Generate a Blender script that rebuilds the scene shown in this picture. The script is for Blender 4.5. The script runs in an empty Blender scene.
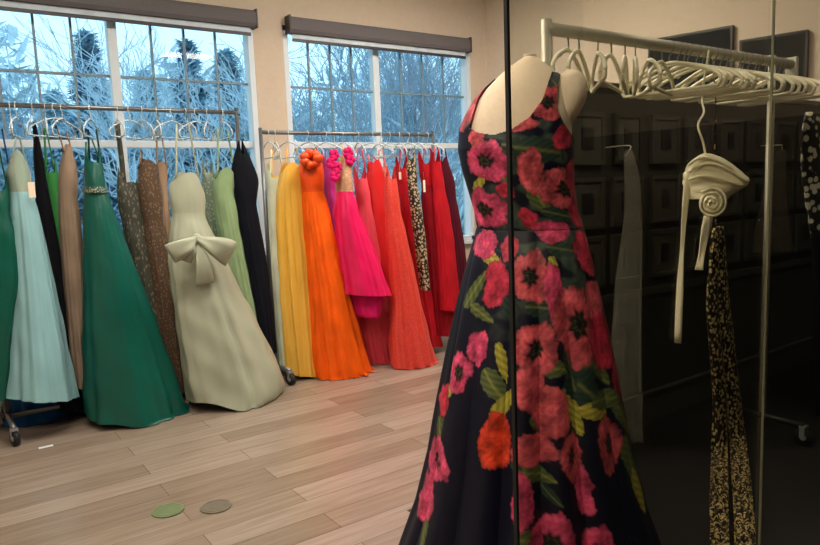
import bpy, math, random
import numpy as np
from mathutils import Vector, Matrix
random.seed(7); rng = np.random.RandomState(5)
PI = math.pi
SC = bpy.context.scene
COL = SC.collection

# ---------------------------------------------------------------- camera
F = 680.0; H = 1.32
yaw, pitch, roll = [math.radians(a) for a in (54.6, 7.12, -2.2)]
cf = np.array([math.cos(yaw)*math.cos(pitch), math.sin(yaw)*math.cos(pitch), -math.sin(pitch)])
cr = np.array([math.sin(yaw), -math.cos(yaw), 0.0]); cu = np.cross(cr, cf)
cr2 = math.cos(roll)*cr + math.sin(roll)*cu
cu2 = -math.sin(roll)*cr + math.cos(roll)*cu
CP = np.array([0, 0, H])
def ray(x, y): return cf + (x-410)/F*cr2 - (y-272.5)/F*cu2
def onY(x, y, Y):
    d = ray(x, y); return CP + d*Y/d[1]
def onX(x, y, X):
    d = ray(x, y); return CP + d*X/d[0]
def onZ(x, y, z=0):
    d = ray(x, y); return CP + d*(z-H)/d[2]
def on_plane(x, y, p0, n):
    d = ray(x, y); return CP + d*(np.dot(np.array(p0)-CP, n)/np.dot(d, n))

cam_d = bpy.data.cameras.new('camera'); cam = bpy.data.objects.new('camera', cam_d); COL.objects.link(cam)
cam_d.sensor_fit = 'HORIZONTAL'; cam_d.sensor_width = 36; cam_d.lens = 36*F/820
cam_d.clip_start = 0.05
M = Matrix(((cr2[0], cu2[0], -cf[0]), (cr2[1], cu2[1], -cf[1]), (cr2[2], cu2[2], -cf[2]))).to_4x4()
M.translation = Vector(CP); cam.matrix_world = M
SC.camera = cam

# ---------------------------------------------------------------- materials
def lin(c):
    return tuple(((v/255)/12.92 if v/255 <= .04045 else ((v/255+.055)/1.055)**2.4) for v in c)+(1,)
MATS = {}
def newmat(name):
    m = bpy.data.materials.new(name); m.use_nodes = True
    nt = m.node_tree; b = nt.nodes['Principled BSDF']; return m, nt, b
def mat(name, rgb, rough=.6, metal=0, var=.12, scale=14, bump=.0, sheen=0, spec=.5, stretch=(1, 1, 1), coord='Object'):
    if name in MATS: return MATS[name]
    m, nt, b = newmat(name); N = nt.nodes; L = nt.links
    tc = N.new('ShaderNodeTexCoord'); mp = N.new('ShaderNodeMapping'); mp.inputs['Scale'].default_value = stretch
    no = N.new('ShaderNodeTexNoise'); no.inputs['Scale'].default_value = scale; no.inputs['Detail'].default_value = 4
    L.new(tc.outputs[coord], mp.inputs[0]); L.new(mp.outputs[0], no.inputs[0])
    rp = N.new('ShaderNodeValToRGB'); c = lin(rgb)
    rp.color_ramp.elements[0].color = tuple(v*(1-var) for v in c[:3])+(1,)
    rp.color_ramp.elements[1].color = tuple(min(1, v*(1+var)) for v in c[:3])+(1,)
    rp.color_ramp.elements[0].position = .3; rp.color_ramp.elements[1].position = .7
    L.new(no.outputs['Fac'], rp.inputs[0]); L.new(rp.outputs[0], b.inputs['Base Color'])
    b.inputs['Roughness'].default_value = rough; b.inputs['Metallic'].default_value = metal
    b.inputs['Specular IOR Level'].default_value = spec
    if sheen: b.inputs['Sheen Weight'].default_value = sheen
    if bump:
        bp = N.new('ShaderNodeBump'); bp.inputs['Strength'].default_value = bump; bp.inputs['Distance'].default_value = .01
        L.new(no.outputs['Fac'], bp.inputs['Height']); L.new(bp.outputs[0], b.inputs['Normal'])
    MATS[name] = m; return m
def fabric(name, rgb, rough=.75, sheen=0, spec=.18, metal=0, var=.14):
    return mat('fabric_'+name, rgb, rough, metal, var, 10, 0, sheen, spec, (1, 1, .6))
def satin(name, rgb):
    return mat('satin_'+name, rgb, .36, .0, .07, 5, 0, 0, .5, (1, 1, .6))
def spotted(name, base, dot, scale=60, thr=.35, rough=.4, metal=.0, stretch=(1, 1, 1)):
    m, nt, b = newmat('spotted_'+name); N = nt.nodes; L = nt.links
    tc = N.new('ShaderNodeTexCoord'); mp = N.new('ShaderNodeMapping'); mp.inputs['Scale'].default_value = stretch
    v = N.new('ShaderNodeTexVoronoi'); v.inputs['Scale'].default_value = scale
    L.new(tc.outputs['Object'], mp.inputs[0]); L.new(mp.outputs[0], v.inputs['Vector'])
    rp = N.new('ShaderNodeValToRGB'); rp.color_ramp.elements[0].position = thr-.05; rp.color_ramp.elements[1].position = thr+.05
    rp.color_ramp.elements[0].color = lin(dot); rp.color_ramp.elements[1].color = lin(base)
    L.new(v.outputs['Distance'], rp.inputs[0]); L.new(rp.outputs[0], b.inputs['Base Color'])
    b.inputs['Roughness'].default_value = rough; b.inputs['Metallic'].default_value = metal
    return m
def sheer(name, rgb, alpha, rough=.8):
    m, nt, b = newmat('sheer_'+name); N = nt.nodes; L = nt.links
    tc = N.new('ShaderNodeTexCoord'); w = N.new('ShaderNodeTexNoise'); w.inputs['Scale'].default_value = 6
    mp = N.new('ShaderNodeMapping'); mp.inputs['Scale'].default_value = (6, 6, .3)
    L.new(tc.outputs['Object'], mp.inputs[0]); L.new(mp.outputs[0], w.inputs[0])
    r = N.new('ShaderNodeMapRange'); r.inputs['To Min'].default_value = alpha*.6; r.inputs['To Max'].default_value = alpha*1.4
    L.new(w.outputs['Fac'], r.inputs['Value']); L.new(r.outputs[0], b.inputs['Alpha'])
    b.inputs['Base Color'].default_value = lin(rgb); b.inputs['Roughness'].default_value = rough
    return m
def pane_mat(name, tint, gloss, rough=0.02, top=.5):
    m = bpy.data.materials.new(name); m.use_nodes = True; nt = m.node_tree; N = nt.nodes; L = nt.links
    N.remove(N['Principled BSDF']); out = N['Material Output']
    t = N.new('ShaderNodeBsdfTransparent'); t.inputs[0].default_value = tuple(tint)+(1,)
    g = N.new('ShaderNodeBsdfGlossy'); g.inputs['Roughness'].default_value = rough
    mx = N.new('ShaderNodeMixShader'); fr = N.new('ShaderNodeLayerWeight'); fr.inputs['Blend'].default_value = .25
    mr = N.new('ShaderNodeMapRange'); mr.inputs['To Min'].default_value = gloss; mr.inputs['To Max'].default_value = top
    L.new(fr.outputs['Fresnel'], mr.inputs['Value']); L.new(mr.outputs[0], mx.inputs[0])
    L.new(t.outputs[0], mx.inputs[1]); L.new(g.outputs[0], mx.inputs[2]); L.new(mx.outputs[0], out.inputs[0])
    return m
def emis(name, rgb, s):
    m = bpy.data.materials.new(name); m.use_nodes = True; nt = m.node_tree; N = nt.nodes
    b = N['Principled BSDF']; b.inputs['Base Color'].default_value = lin(rgb)
    b.inputs['Emission Color'].default_value = lin(rgb); b.inputs['Emission Strength'].default_value = s
    return m

# ---------------------------------------------------------------- mesh helpers
def link(name, verts, faces, m=None, parent=None, smooth=True, col=None):
    me = bpy.data.meshes.new(name); me.from_pydata([tuple(float(c) for c in v) for v in verts], [], faces)
    me.validate(); me.update()
    if smooth: me.polygons.foreach_set('use_smooth', [True]*len(me.polygons))
    o = bpy.data.objects.new(name, me); COL.objects.link(o)
    if m: me.materials.append(m)
    if parent is not None:
        o.parent = parent
        o.matrix_parent_inverse = Matrix.Translation(-parent.location) if parent.type == 'EMPTY' else Matrix()
    return o
class MB:
    def __init__(s): s.v = []; s.f = []
    def add(s, vs, fs):
        k = len(s.v); s.v += [tuple(v) for v in vs]; s.f += [tuple(i+k for i in f) for f in fs]
    def box(s, a, b):
        x0, y0, z0 = a; x1, y1, z1 = b
        s.add([(x0,y0,z0),(x1,y0,z0),(x1,y1,z0),(x0,y1,z0),(x0,y0,z1),(x1,y0,z1),(x1,y1,z1),(x0,y1,z1)],
              [(0,3,2,1),(4,5,6,7),(0,1,5,4),(1,2,6,5),(2,3,7,6),(3,0,4,7)])
    def tube(s, pts, r, n=8, cap=True, flat=None):
        pts = [np.array(p, float) for p in pts]; rs = r if hasattr(r, '__len__') else [r]*len(pts)
        rings = []; up = np.array([0.13, 0.21, 0.97])
        prev = None
        for i, p in enumerate(pts):
            t = pts[min(i+1, len(pts)-1)]-pts[max(i-1, 0)]; t = t/(np.linalg.norm(t)+1e-9)
            if prev is None:
                a = np.cross(t, up)
                if np.linalg.norm(a) < .1: a = np.cross(t, [1, 0, 0])
            else: a = prev-np.dot(prev, t)*t
            a = a/np.linalg.norm(a); prev = a; b = np.cross(t, a)
            fl = 1 if flat is None else flat
            rings.append([p+rs[i]*(a*math.cos(2*PI*k/n)+b*fl*math.sin(2*PI*k/n)) for k in range(n)])
        vs = [q for rg in rings for q in rg]; fs = []
        for i in range(len(pts)-1):
            for k in range(n): fs.append((i*n+k, i*n+(k+1) % n, (i+1)*n+(k+1) % n, (i+1)*n+k))
        if cap: fs.append(tuple(range(n))[::-1]); fs.append(tuple((len(pts)-1)*n+k for k in range(n)))
        s.add(vs, fs)
    def cyl(s, c, axis, r, h, n=24):
        c = np.array(c, float); ax = np.array(axis, float); ax /= np.linalg.norm(ax); s.tube([c-ax*h/2, c+ax*h/2], r, n)
    def ball(s, c, r, n=12, m=8):
        rx, ry, rz = r if hasattr(r, '__len__') else (r, r, r); vs = []; fs = []
        for i in range(m+1):
            ph = PI*i/m
            for k in range(n):
                a = 2*PI*k/n; vs.append((c[0]+rx*math.sin(ph)*math.cos(a), c[1]+ry*math.sin(ph)*math.sin(a), c[2]+rz*math.cos(ph)))
        for i in range(m):
            for k in range(n): fs.append((i*n+k, (i+1)*n+k, (i+1)*n+(k+1) % n, i*n+(k+1) % n))
        s.add(vs, fs)
    def build(s, name, m, parent=None, smooth=False, bevel=0):
        o = link(name, s.v, s.f, m, parent, smooth)
        if bevel:
            md = o.modifiers.new('bevel', 'BEVEL'); md.width = bevel; md.segments = 2; md.limit_method = 'ANGLE'
        return o
def thing(name, loc, label, cat, group=None):
    o = bpy.data.objects.new(name, None); COL.objects.link(o); o.location = loc; o.empty_display_size = .05
    o['label'] = label; o['category'] = cat
    if group: o['group'] = group
    return o
def tag(o, label, cat, group=None, kind=None):
    o['label'] = label; o['category'] = cat
    if group: o['group'] = group
    if kind: o['kind'] = kind
    return o
def struct(o, label=None):
    o['kind'] = 'structure'
    if label: o['label'] = label
    return o
def sbox(name, a, b, m, bevel=0):
    mb = MB(); mb.box(a, b); return struct(mb.build(name, m, None, bevel=bevel))
def catmull(pts, n=8):
    P = [np.array(p, float) for p in pts]; P = [2*P[0]-P[1]]+P+[2*P[-1]-P[-2]]; out = []
    for i in range(1, len(P)-2):
        for k in range(n):
            t = k/n; a, b, c, d = P[i-1:i+3]
            out.append(.5*((2*b)+(-a+c)*t+(2*a-5*b+4*c-d)*t*t+(-a+3*b-3*c+d)*t**3))
    out.append(P[-2]); return out

# ---------------------------------------------------------------- palette
M_wall = mat('beige_wall_paint', (198, 182, 162), .85, 0, .03, 30, .05)
M_ceil = mat('white_ceiling_paint', (225, 220, 210), .9, 0, .02, 30)
M_white = mat('white_vinyl', (206, 216, 224), .45, 0, .02, 8)  # bluish cast of the backlit window frames mixed into the white
M_dark = mat('charcoal_wall_paint', (42, 41, 34), .7, 0, .08, 6)
M_dark2 = mat('dark_panel_trim', (60, 58, 50), .6, 0, .06, 8)
M_black = mat('black_paint', (20, 20, 18), .8, 0, .1, 8)
M_blackfr = mat('black_frame', (26, 26, 22), .5, 0, .1, 8)
M_chrome = mat('brushed_steel', (150, 152, 150), .3, .85, .06, 30)
M_pole = mat('grey_metal', (120, 122, 124), .35, .7, .06, 30)
M_caster = mat('black_rubber', (18, 18, 20), .6, 0, .1, 20)
M_casterw = mat('caster_grey', (150, 152, 155), .4, .4, .05, 20)
M_hanger = mat('white_hanger_plastic', (196, 206, 208), .5, 0, .03, 10)
M_hangerc = mat('cream_hanger_plastic', (214, 208, 176), .5, 0, .04, 10)
M_form = mat('cream_form_linen', (228, 210, 182), .9, 0, .04, 90, .1)
M_tag = mat('paper_tag', (236, 214, 190), .8, 0, .03, 10)

# wood floor: planks run along X
def wood_mat(name, c1, c2, c3, rough):
    m, nt, b = newmat(name); N = nt.nodes; L = nt.links
    tc = N.new('ShaderNodeTexCoord'); br = N.new('ShaderNodeTexBrick')
    br.inputs['Scale'].default_value = 1; br.inputs['Brick Width'].default_value = 1.22; br.inputs['Row Height'].default_value = .15
    br.inputs['Mortar Size'].default_value = .0016; br.inputs['Color1'].default_value = (0, 0, 0, 1); br.inputs['Color2'].default_value = (1, 1, 1, 1)
    br.inputs['Mortar'].default_value = (.5, .5, .5, 1); br.offset = .37; br.inputs['Bias'].default_value = 0
    L.new(tc.outputs['Object'], br.inputs['Vector'])
    mp = N.new('ShaderNodeMapping'); mp.inputs['Scale'].default_value = (1.2, 16, 1); L.new(tc.outputs['Object'], mp.inputs[0])
    no = N.new('ShaderNodeTexNoise'); no.inputs['Scale'].default_value = 2.2; no.inputs['Detail'].default_value = 6; no.inputs['Roughness'].default_value = .6
    L.new(mp.outputs[0], no.inputs[0])
    mx = N.new('ShaderNodeMix'); mx.data_type = 'FLOAT'; mx.inputs[0].default_value = .68
    sp = N.new('ShaderNodeSeparateColor'); L.new(br.outputs['Color'], sp.inputs[0])
    L.new(sp.outputs[0], mx.inputs[2]); L.new(no.outputs['Fac'], mx.inputs[3])
    rp = N.new('ShaderNodeValToRGB'); e = rp.color_ramp.elements
    e[0].position = .15; e[0].color = lin(c1); e[1].position = .8; e[1].color = lin(c3); k = e.new(.48); k.color = lin(c2)
    L.new(mx.outputs[0], rp.inputs[0])
    m2 = N.new('ShaderNodeMix'); m2.data_type = 'RGBA'; m2.blend_type = 'MULTIPLY'; m2.inputs[7].default_value = (.45, .4, .36, 1)
    L.new(br.outputs['Fac'], m2.inputs[0]); L.new(rp.outputs[0], m2.inputs[6]); L.new(m2.outputs[2], b.inputs['Base Color'])
    b.inputs['Roughness'].default_value = rough
    bp = N.new('ShaderNodeBump'); bp.inputs['Strength'].default_value = .12; bp.inputs['Distance'].default_value = .003
    L.new(no.outputs['Fac'], bp.inputs['Height']); L.new(bp.outputs[0], b.inputs['Normal'])
    return m
M_wood = wood_mat('oak_plank_floor', (116, 100, 86), (140, 125, 111), (164, 152, 141), .25)
M_darkfloor = wood_mat('dark_plank_floor', (6, 5, 4), (8, 7, 5), (11, 10, 8), .6)

# ---------------------------------------------------------------- room shell
YW = 4.95      # window wall inner face
XE = 5.12      # end wall inner face
CE = 3.15
XL, YB = -2.2, -2.6
mb = MB()
mb.box((XL, YB, -.1), (1.5, YW+.1, 0)); mb.box((1.5, 2.2, -.1), (XE+.15, YW+.1, 0))
struct(mb.build('floor', M_wood))
mb = MB(); mb.box((1.5, YB, -.1), (XE+.15, 2.2, 0.0)); struct(mb.build('floor_dark', M_darkfloor))
sbox('ceiling', (XL-.15, YB-.15, CE), (XE+.15, YW+.16, CE+.1), M_ceil)
sbox('wall_left', (XL-.15, YB, 0), (XL, YW+.15, CE), M_wall)
sbox('wall_back', (XL-.15, YB-.15, 0), (XE+.15, YB, CE), M_dark)
W1 = (0.22, 2.16); W2 = (2.40, 4.30); WZ = (.80, 2.60)
mb = MB(); t = .16
mb.box((XL, YW, 0), (4.5, YW+t, WZ[0])); mb.box((XL, YW, WZ[1]), (4.5, YW+t, CE))
mb.box((XL, YW, WZ[0]), (W1[0], YW+t, WZ[1])); mb.box((W1[1], YW, WZ[0]), (W2[0], YW+t, WZ[1])); mb.box((W2[1], YW, WZ[0]), (4.5, YW+t, WZ[1]))
struct(mb.build('wall_window', M_wall))
EW0 = np.array([4.5, YW, 0]); EW1 = np.array([XE, 2.2, 0]); ED = (EW1-EW0)/np.linalg.norm(EW1-EW0); EN = np.array([ED[1], -ED[0], 0.])  # EN points into the room
if EN[0] > 0: EN = -EN
def prism(mb, p, q, nrm, th, z0, z1):
    a = [p, q, q+nrm*th, p+nrm*th]; mb.add([(v[0], v[1], z) for z in (z0, z1) for v in a], [(0,3,2,1),(4,5,6,7),(0,1,5,4),(1,2,6,5),(2,3,7,6),(3,0,4,7)])
mb = MB(); prism(mb, EW0-ED*.02, EW1, -EN, .15, 0, CE); mb.box((XE, YB, 1.72), (XE+.15, 2.2, CE)); struct(mb.build('wall_end', M_wall))
sbox('wall_end_dado', (XE, YB, 0), (XE+.15, 2.2, 1.72), M_black)
sbox('baseboard_window', (XL, YW-.015, 0), (4.5, YW, .12), M_white, .004)
mb = MB(); prism(mb, EW0, EW1-ED*.15, EN, .015, 0, .12); struct(mb.build('baseboard_end', M_white))

# low partition added in place of the picture wall that the glass reflects
PY = 2.2
mb = MB(); mb.box((2.2, PY, 0), (XE, PY+.12, 1.76)); struct(mb.build('wall_reflection_standin', M_dark))
mb = MB(); mb.box((2.2, PY-.02, 0), (XE, PY, .15)); mb.box((2.2, PY-.028, .15), (XE, PY, .17)); struct(mb.build('baseboard_reflection_standin', M_dark2))
mb = MB()
mb.box((2.2, PY-.014, .70), (XE, PY, .74))
struct(mb.build('trim_1', M_dark2))
sbox('trim_2', (2.18, PY-.02, 1.76), (XE, PY+.14, 1.79), M_dark2, .003)

# windows
M_wglass = pane_mat('blue_window_glass', (.62, .88, 1.0), .03)
def window(n, X0, X1, mid, cols):
    z0, z1 = WZ; y0, y1 = YW+.03, YW+.10; fw = .045
    mb = MB()
    mb.box((X0, y0-.03, z0), (X0+fw, y1, z1)); mb.box((X1-fw, y0-.03, z0), (X1, y1, z1))
    mb.box((X0, y0-.03, z0), (X1, y1, z0+fw)); mb.box((X0, y0-.03, z1-fw), (X1, y1, z1))
    mb.box((mid-.03, y0, z0+fw), (mid+.03, y1, z1-fw)); mb.box((X0+fw, y0+.002, 1.665), (X1-fw, y1-.002, 1.715))
    w = mb.build('window_%d' % n, M_white, bevel=.004); struct(w)
    mb = MB()
    for a, b, k in ((X0+fw, mid-.03, cols[0]), (mid+.03, X1-fw, cols[1])):
        for i in range(1, k): x = a+(b-a)*i/k; mb.box((x-.007, y0+.025, 1.715), (x+.007, y0+.045, z1-fw))
        mb.box((a, y0+.026, 2.135), (b, y0+.044, 2.152))
    mb.build('muntin', mat('grey_muntin', (110, 135, 150), .5), w)
    mb = MB()
    for a, b, c, d in ((X0+fw, mid-.03, z0+fw, 1.665), (X0+fw, mid-.03, 1.715, z1-fw), (mid+.03, X1-fw, z0+fw, 1.665), (mid+.03, X1-fw, 1.715, z1-fw)):
        mb.add([(a, y0+.05, c), (b, y0+.05, c), (b, y0+.05, d), (a, y0+.05, d)], [(0, 1, 2, 3)])
    mb.build('window_pane', M_wglass, w)
    mb = MB(); mb.box((X0-.03, YW-.04, z0-.03), (X1+.03, YW+.0, z0)); mb.build('window_sill', M_white, w, bevel=.004)
    return w
window(1, W1[0], W1[1], 1.165, (4, 4))
window(2, W2[0], W2[1], 3.27, (4, 4))

# roller blinds
M_blind = mat('taupe_blind_fabric', (96, 92, 94), .8, 0, .05, 60)
def blind(x0, x1, zt, label):
    r = thing('roller_blind', ((x0+x1)/2, YW-.05, zt-.08), label, 'blind')
    mb = MB(); prof = []
    for k in range(7): a = PI/2*k/6; prof.append((-.045-.04*math.sin(a)+0, zt-.04+.04*math.cos(a)))
    prof = [(0, zt)]+prof+[(-.085, zt-.10), (-.07, zt-.125), (0, zt-.125)]
    n = len(prof); vs = [(x, YW+p[0]-.002, p[1]) for x in (x0, x1) for p in prof]
    fs = [(i, (i+1) % n, n+(i+1) % n, n+i) for i in range(n)]+[tuple(range(n))[::-1], tuple(range(n, 2*n))]
    mb.add(vs, fs); mb.build('valance', M_blind, r)
    mb = MB(); mb.box((x0+.03, YW-.05, zt-.165), (x1-.04, YW-.046, zt-.12)); mb.build('shade_cloth', mat('pale_blind_cloth', (190, 205, 215), .7), r)
    mb = MB(); mb.box((x0+.03, YW-.056, zt-.185), (x1-.04, YW-.04, zt-.163)); mb.build('hem_bar', mat('blind_hem_bar', (52, 52, 56), .5), r)
    for x in (x0, x1):
        mb = MB(); mb.box((x-.006, YW-.09, zt-.13), (x+.006, YW-.003, zt+.004)); mb.build('end_cap', mat('blind_end_cap', (62, 54, 50), .5), r)
blind(-.1, 2.16, 2.665, 'taupe roller blind rolled up over the left window')
blind(2.43, 4.24, 2.655, 'taupe roller blind rolled up over the right window')

# screens on end wall
def screen(xa, xb, ya_top, z0, label):
    p0 = on_plane(*xa, EW0, EN); p1 = on_plane(*xb, EW0, EN); zt = (p0[2]+p1[2])/2
    p0[2] = p1[2] = 0
    r = thing('wall_screen', tuple(((p0+p1)/2+EN*.02)[:2])+(z0,), label, 'screen')
    mb = MB(); prism(mb, p0+EN*.003, p1+EN*.003, EN, .042, z0, zt); mb.build('bezel', M_blackfr, r, bevel=.004)
    mb = MB(); prism(mb, p0+EN*.044+ED*.02, p1+EN*.044-ED*.02, EN, .005, z0+.02, zt-.02)
    mb.build('display', mat('dark_screen_glass', (12, 20, 22), .7, 0, .3, 3, spec=.15), r)
screen((650, 41), (735, 25), 0, 1.98, 'dark wall screen high on the beige end wall, left of the pair')
screen((741, 42), (810, 29), 0, 1.86, 'dark wall screen above the end of the hanger rack, right of the pair')

# frames on the stand-in for the reflected wall: grid
M_mat = mat('picture_mount', (66, 64, 56), .7, 0, .05, 10)
def picture(x, z, w, h, dark, label, c):
    r = thing('picture_frame', (x, PY-.012, z), label, 'picture')
    y = PY-.024; fw = .022
    mb = MB(); mb.box((x-w/2, y, z-h/2), (x+w/2, y+.022, z-h/2+fw)); mb.box((x-w/2, y, z+h/2-fw), (x+w/2, y+.022, z+h/2))
    mb.box((x-w/2, y, z-h/2+fw), (x-w/2+fw, y+.022, z+h/2-fw)); mb.box((x+w/2-fw, y, z-h/2+fw), (x+w/2, y+.022, z+h/2-fw))
    mb.build('frame', M_blackfr if dark else M_dark2, r)
    mb = MB(); mb.box((x-w/2+fw, y+.008, z-h/2+fw), (x+w/2-fw, y+.02, z+h/2-fw)); mb.build('mount', M_mat, r)
    mb = MB(); mb.box((x-w*c, y+.004, z-h*.2), (x+w*c, y+.008, z+h*.2)); mb.build('photograph', mat('dark_print', (22, 22, 20), .5, 0, .5, 25), r)
rows = [(1.52, 'top row'), (1.21, 'second row'), (.92, 'bottom row')]
xs = [2.62, 2.93, 3.25, 3.57, 3.89, 4.21, 4.53, 4.85]
ords = ['first', 'second', 'third', 'fourth', 'fifth', 'sixth', 'seventh', 'last']
for (z, rn) in rows:
    for i, x in enumerate(xs):
        dk = (z > 1.4 and i == 1)
        picture(x, z, .25 if not dk else .22, .25, dk, '%s picture frame from the dress form in the %s on the dark stand-in for the reflected wall' % (ords[i], rn), random.choice([.13, .17, .2]))

# ---------------------------------------------------------------- outside
sbox('ground_outside', (-30, YW+1.5, -.6), (60, 60, -.5), mat('winter_grass', (110, 130, 110), .9, 0, .2, 3))
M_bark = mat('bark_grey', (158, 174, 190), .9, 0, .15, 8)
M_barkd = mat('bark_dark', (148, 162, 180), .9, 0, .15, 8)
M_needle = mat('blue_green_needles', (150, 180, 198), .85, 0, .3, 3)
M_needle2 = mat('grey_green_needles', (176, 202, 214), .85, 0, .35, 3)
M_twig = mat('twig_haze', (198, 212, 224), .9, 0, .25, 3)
def bare_tree(x, y, h, spread, label, m, lean=0, stems=1, depth=6, twig=.0055):
    mb = MB()
    def grow(p, d, L, r, k):
        q = p+d*L*.5+np.array(rng.normal(0, .03*L, 3)); e = p+d*L
        mb.tube([p, q, e], [r, r*.85, r*.65], 3 if k < 3 else 5, cap=False)
        if k == 0: return
        for i in range(3 if k > 1 else 2):
            nd = d+rng.normal(0, spread, 3); nd[2] = abs(nd[2])*.6+.35*d[2]+.12; nd /= np.linalg.norm(nd)
            grow(e if i else q, nd, L*rng.uniform(.62, .85), max(r*.58, twig), k-1)
    for s in range(stems):
        a = 2*PI*s/max(1, stems); d = np.array([math.cos(a)*.28*(stems > 1)+lean, math.sin(a)*.2*(stems > 1), 1]); d /= np.linalg.norm(d)
        grow(np.array([x+.1*s, y, -.5]), d, h*.30, h*.0085, depth)
    return tag(mb.build('bare_tree', m, None, smooth=False), label, 'tree')
def conifer(x, y, h, w, label, m, n=7000):
    r = thing('evergreen_tree', (x, y, -.5), label, 'tree')
    mb = MB(); mb.tube([(x, y, -.5), (x, y, h*.95-.5)], [.14, .02], 6); mb.build('trunk', M_barkd, r)
    vs = []; fs = []
    for i in range(n):
        t = rng.uniform(.02, 1)**.9; z = -.5+h*t; rad = w*(1-t)*(.72+.25*math.sin(t*55)+.25*rng.rand())+.04
        a = rng.uniform(0, 2*PI); q = rng.uniform(.15, 1)**.7*rad
        c = np.array([x+q*math.cos(a), y+q*math.sin(a), z-.25*q]); l = rng.uniform(.06, .19)
        d = np.array([math.cos(a), math.sin(a), rng.uniform(-.5, .5)]); s_ = np.array([-math.sin(a), math.cos(a), rng.uniform(-.4, .4)])*l*.28
        k = len(vs); vs += [c-s_, c+d*l, c+s_, c-d*l*.6+np.array([0, 0, .03])]; fs += [(k, k+1, k+2), (k, k+2, k+3)]
    link('foliage', vs, fs, m, r, False)
    return r
def at_tree(px, Y): p = onY(px, 150, Y); return p[0]
def topz(px, py, Y): return onY(px, py, Y)[2]+.5
for (px, py, Y, w, m, lab) in [
    (96, 34, 11, 1.0, M_needle, 'tall pointed evergreen seen through the left half of the left window'),
    (150, 72, 13, 1.3, M_needle2, 'lower evergreen behind the middle post of the left window'),
    (195, 42, 12, 1.1, M_needle, 'pointed evergreen in the right half of the left window'),
    (232, 52, 10, .8, M_needle2, 'narrow evergreen at the right jamb of the left window'),
    (60, 92, 14, 1.6, M_needle2, 'short evergreen low in the left part of the left window'),
    (12, 112, 13, 1.2, M_needle2, 'lowest evergreen at the left edge of the photo')]:
    conifer(at_tree(px, Y), Y, topz(px, py, Y), w, lab, m)
for (px, py, Y, sp, st, m, lab) in [
    (40, 40, 10, .5, 1, M_bark, 'bare spreading tree against bright sky in the left window'),
    (135, 30, 9.5, .5, 1, M_twig, 'pale bare tree beside the middle post of the left window'),
    (172, 20, 9, .45, 2, M_twig, 'bare twiggy tree between the evergreens in the left window'),
    (305, 20, 10, .5, 2, M_twig, 'bare tree at the left side of the right window'),
    (345, 15, 9, .55, 2, M_bark, 'dark bare tree left of the post in the right window'),
    (405, 5, 9, .3, 5, M_bark, 'multi stemmed bare tree fanning upwards right of the window post'),
    (445, 10, 10.5, .4, 3, M_twig, 'pale bare tree at the right jamb of the right window')]:
    bare_tree(at_tree(px, Y), Y, topz(px, py, Y)*1.0, sp, lab, m, stems=st)
# dense winter shrubbery behind
vs = []; fs = []
for i in range(26000):
    x = rng.uniform(0, 21); y = rng.uniform(16, 19); hh = 4.0+.7*math.sin(x*1.3)+.45*math.sin(x*3.7+1)
    z = rng.uniform(-.5, 1)*1.0 if rng.rand() < .3 else rng.uniform(0, hh)
    c = np.array([x, y, z]); d = rng.normal(0, .16, 3); s_ = rng.normal(0, .035, 3)
    k = len(vs); vs += [c-d, c+s_, c+d, c-s_]; fs += [(k, k+1, k+2, k+3)]
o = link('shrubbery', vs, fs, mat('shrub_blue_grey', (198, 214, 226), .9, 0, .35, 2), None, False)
tag(o, 'dense blue-grey winter shrubbery outside beyond both windows', 'shrubbery', kind='stuff')

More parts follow.
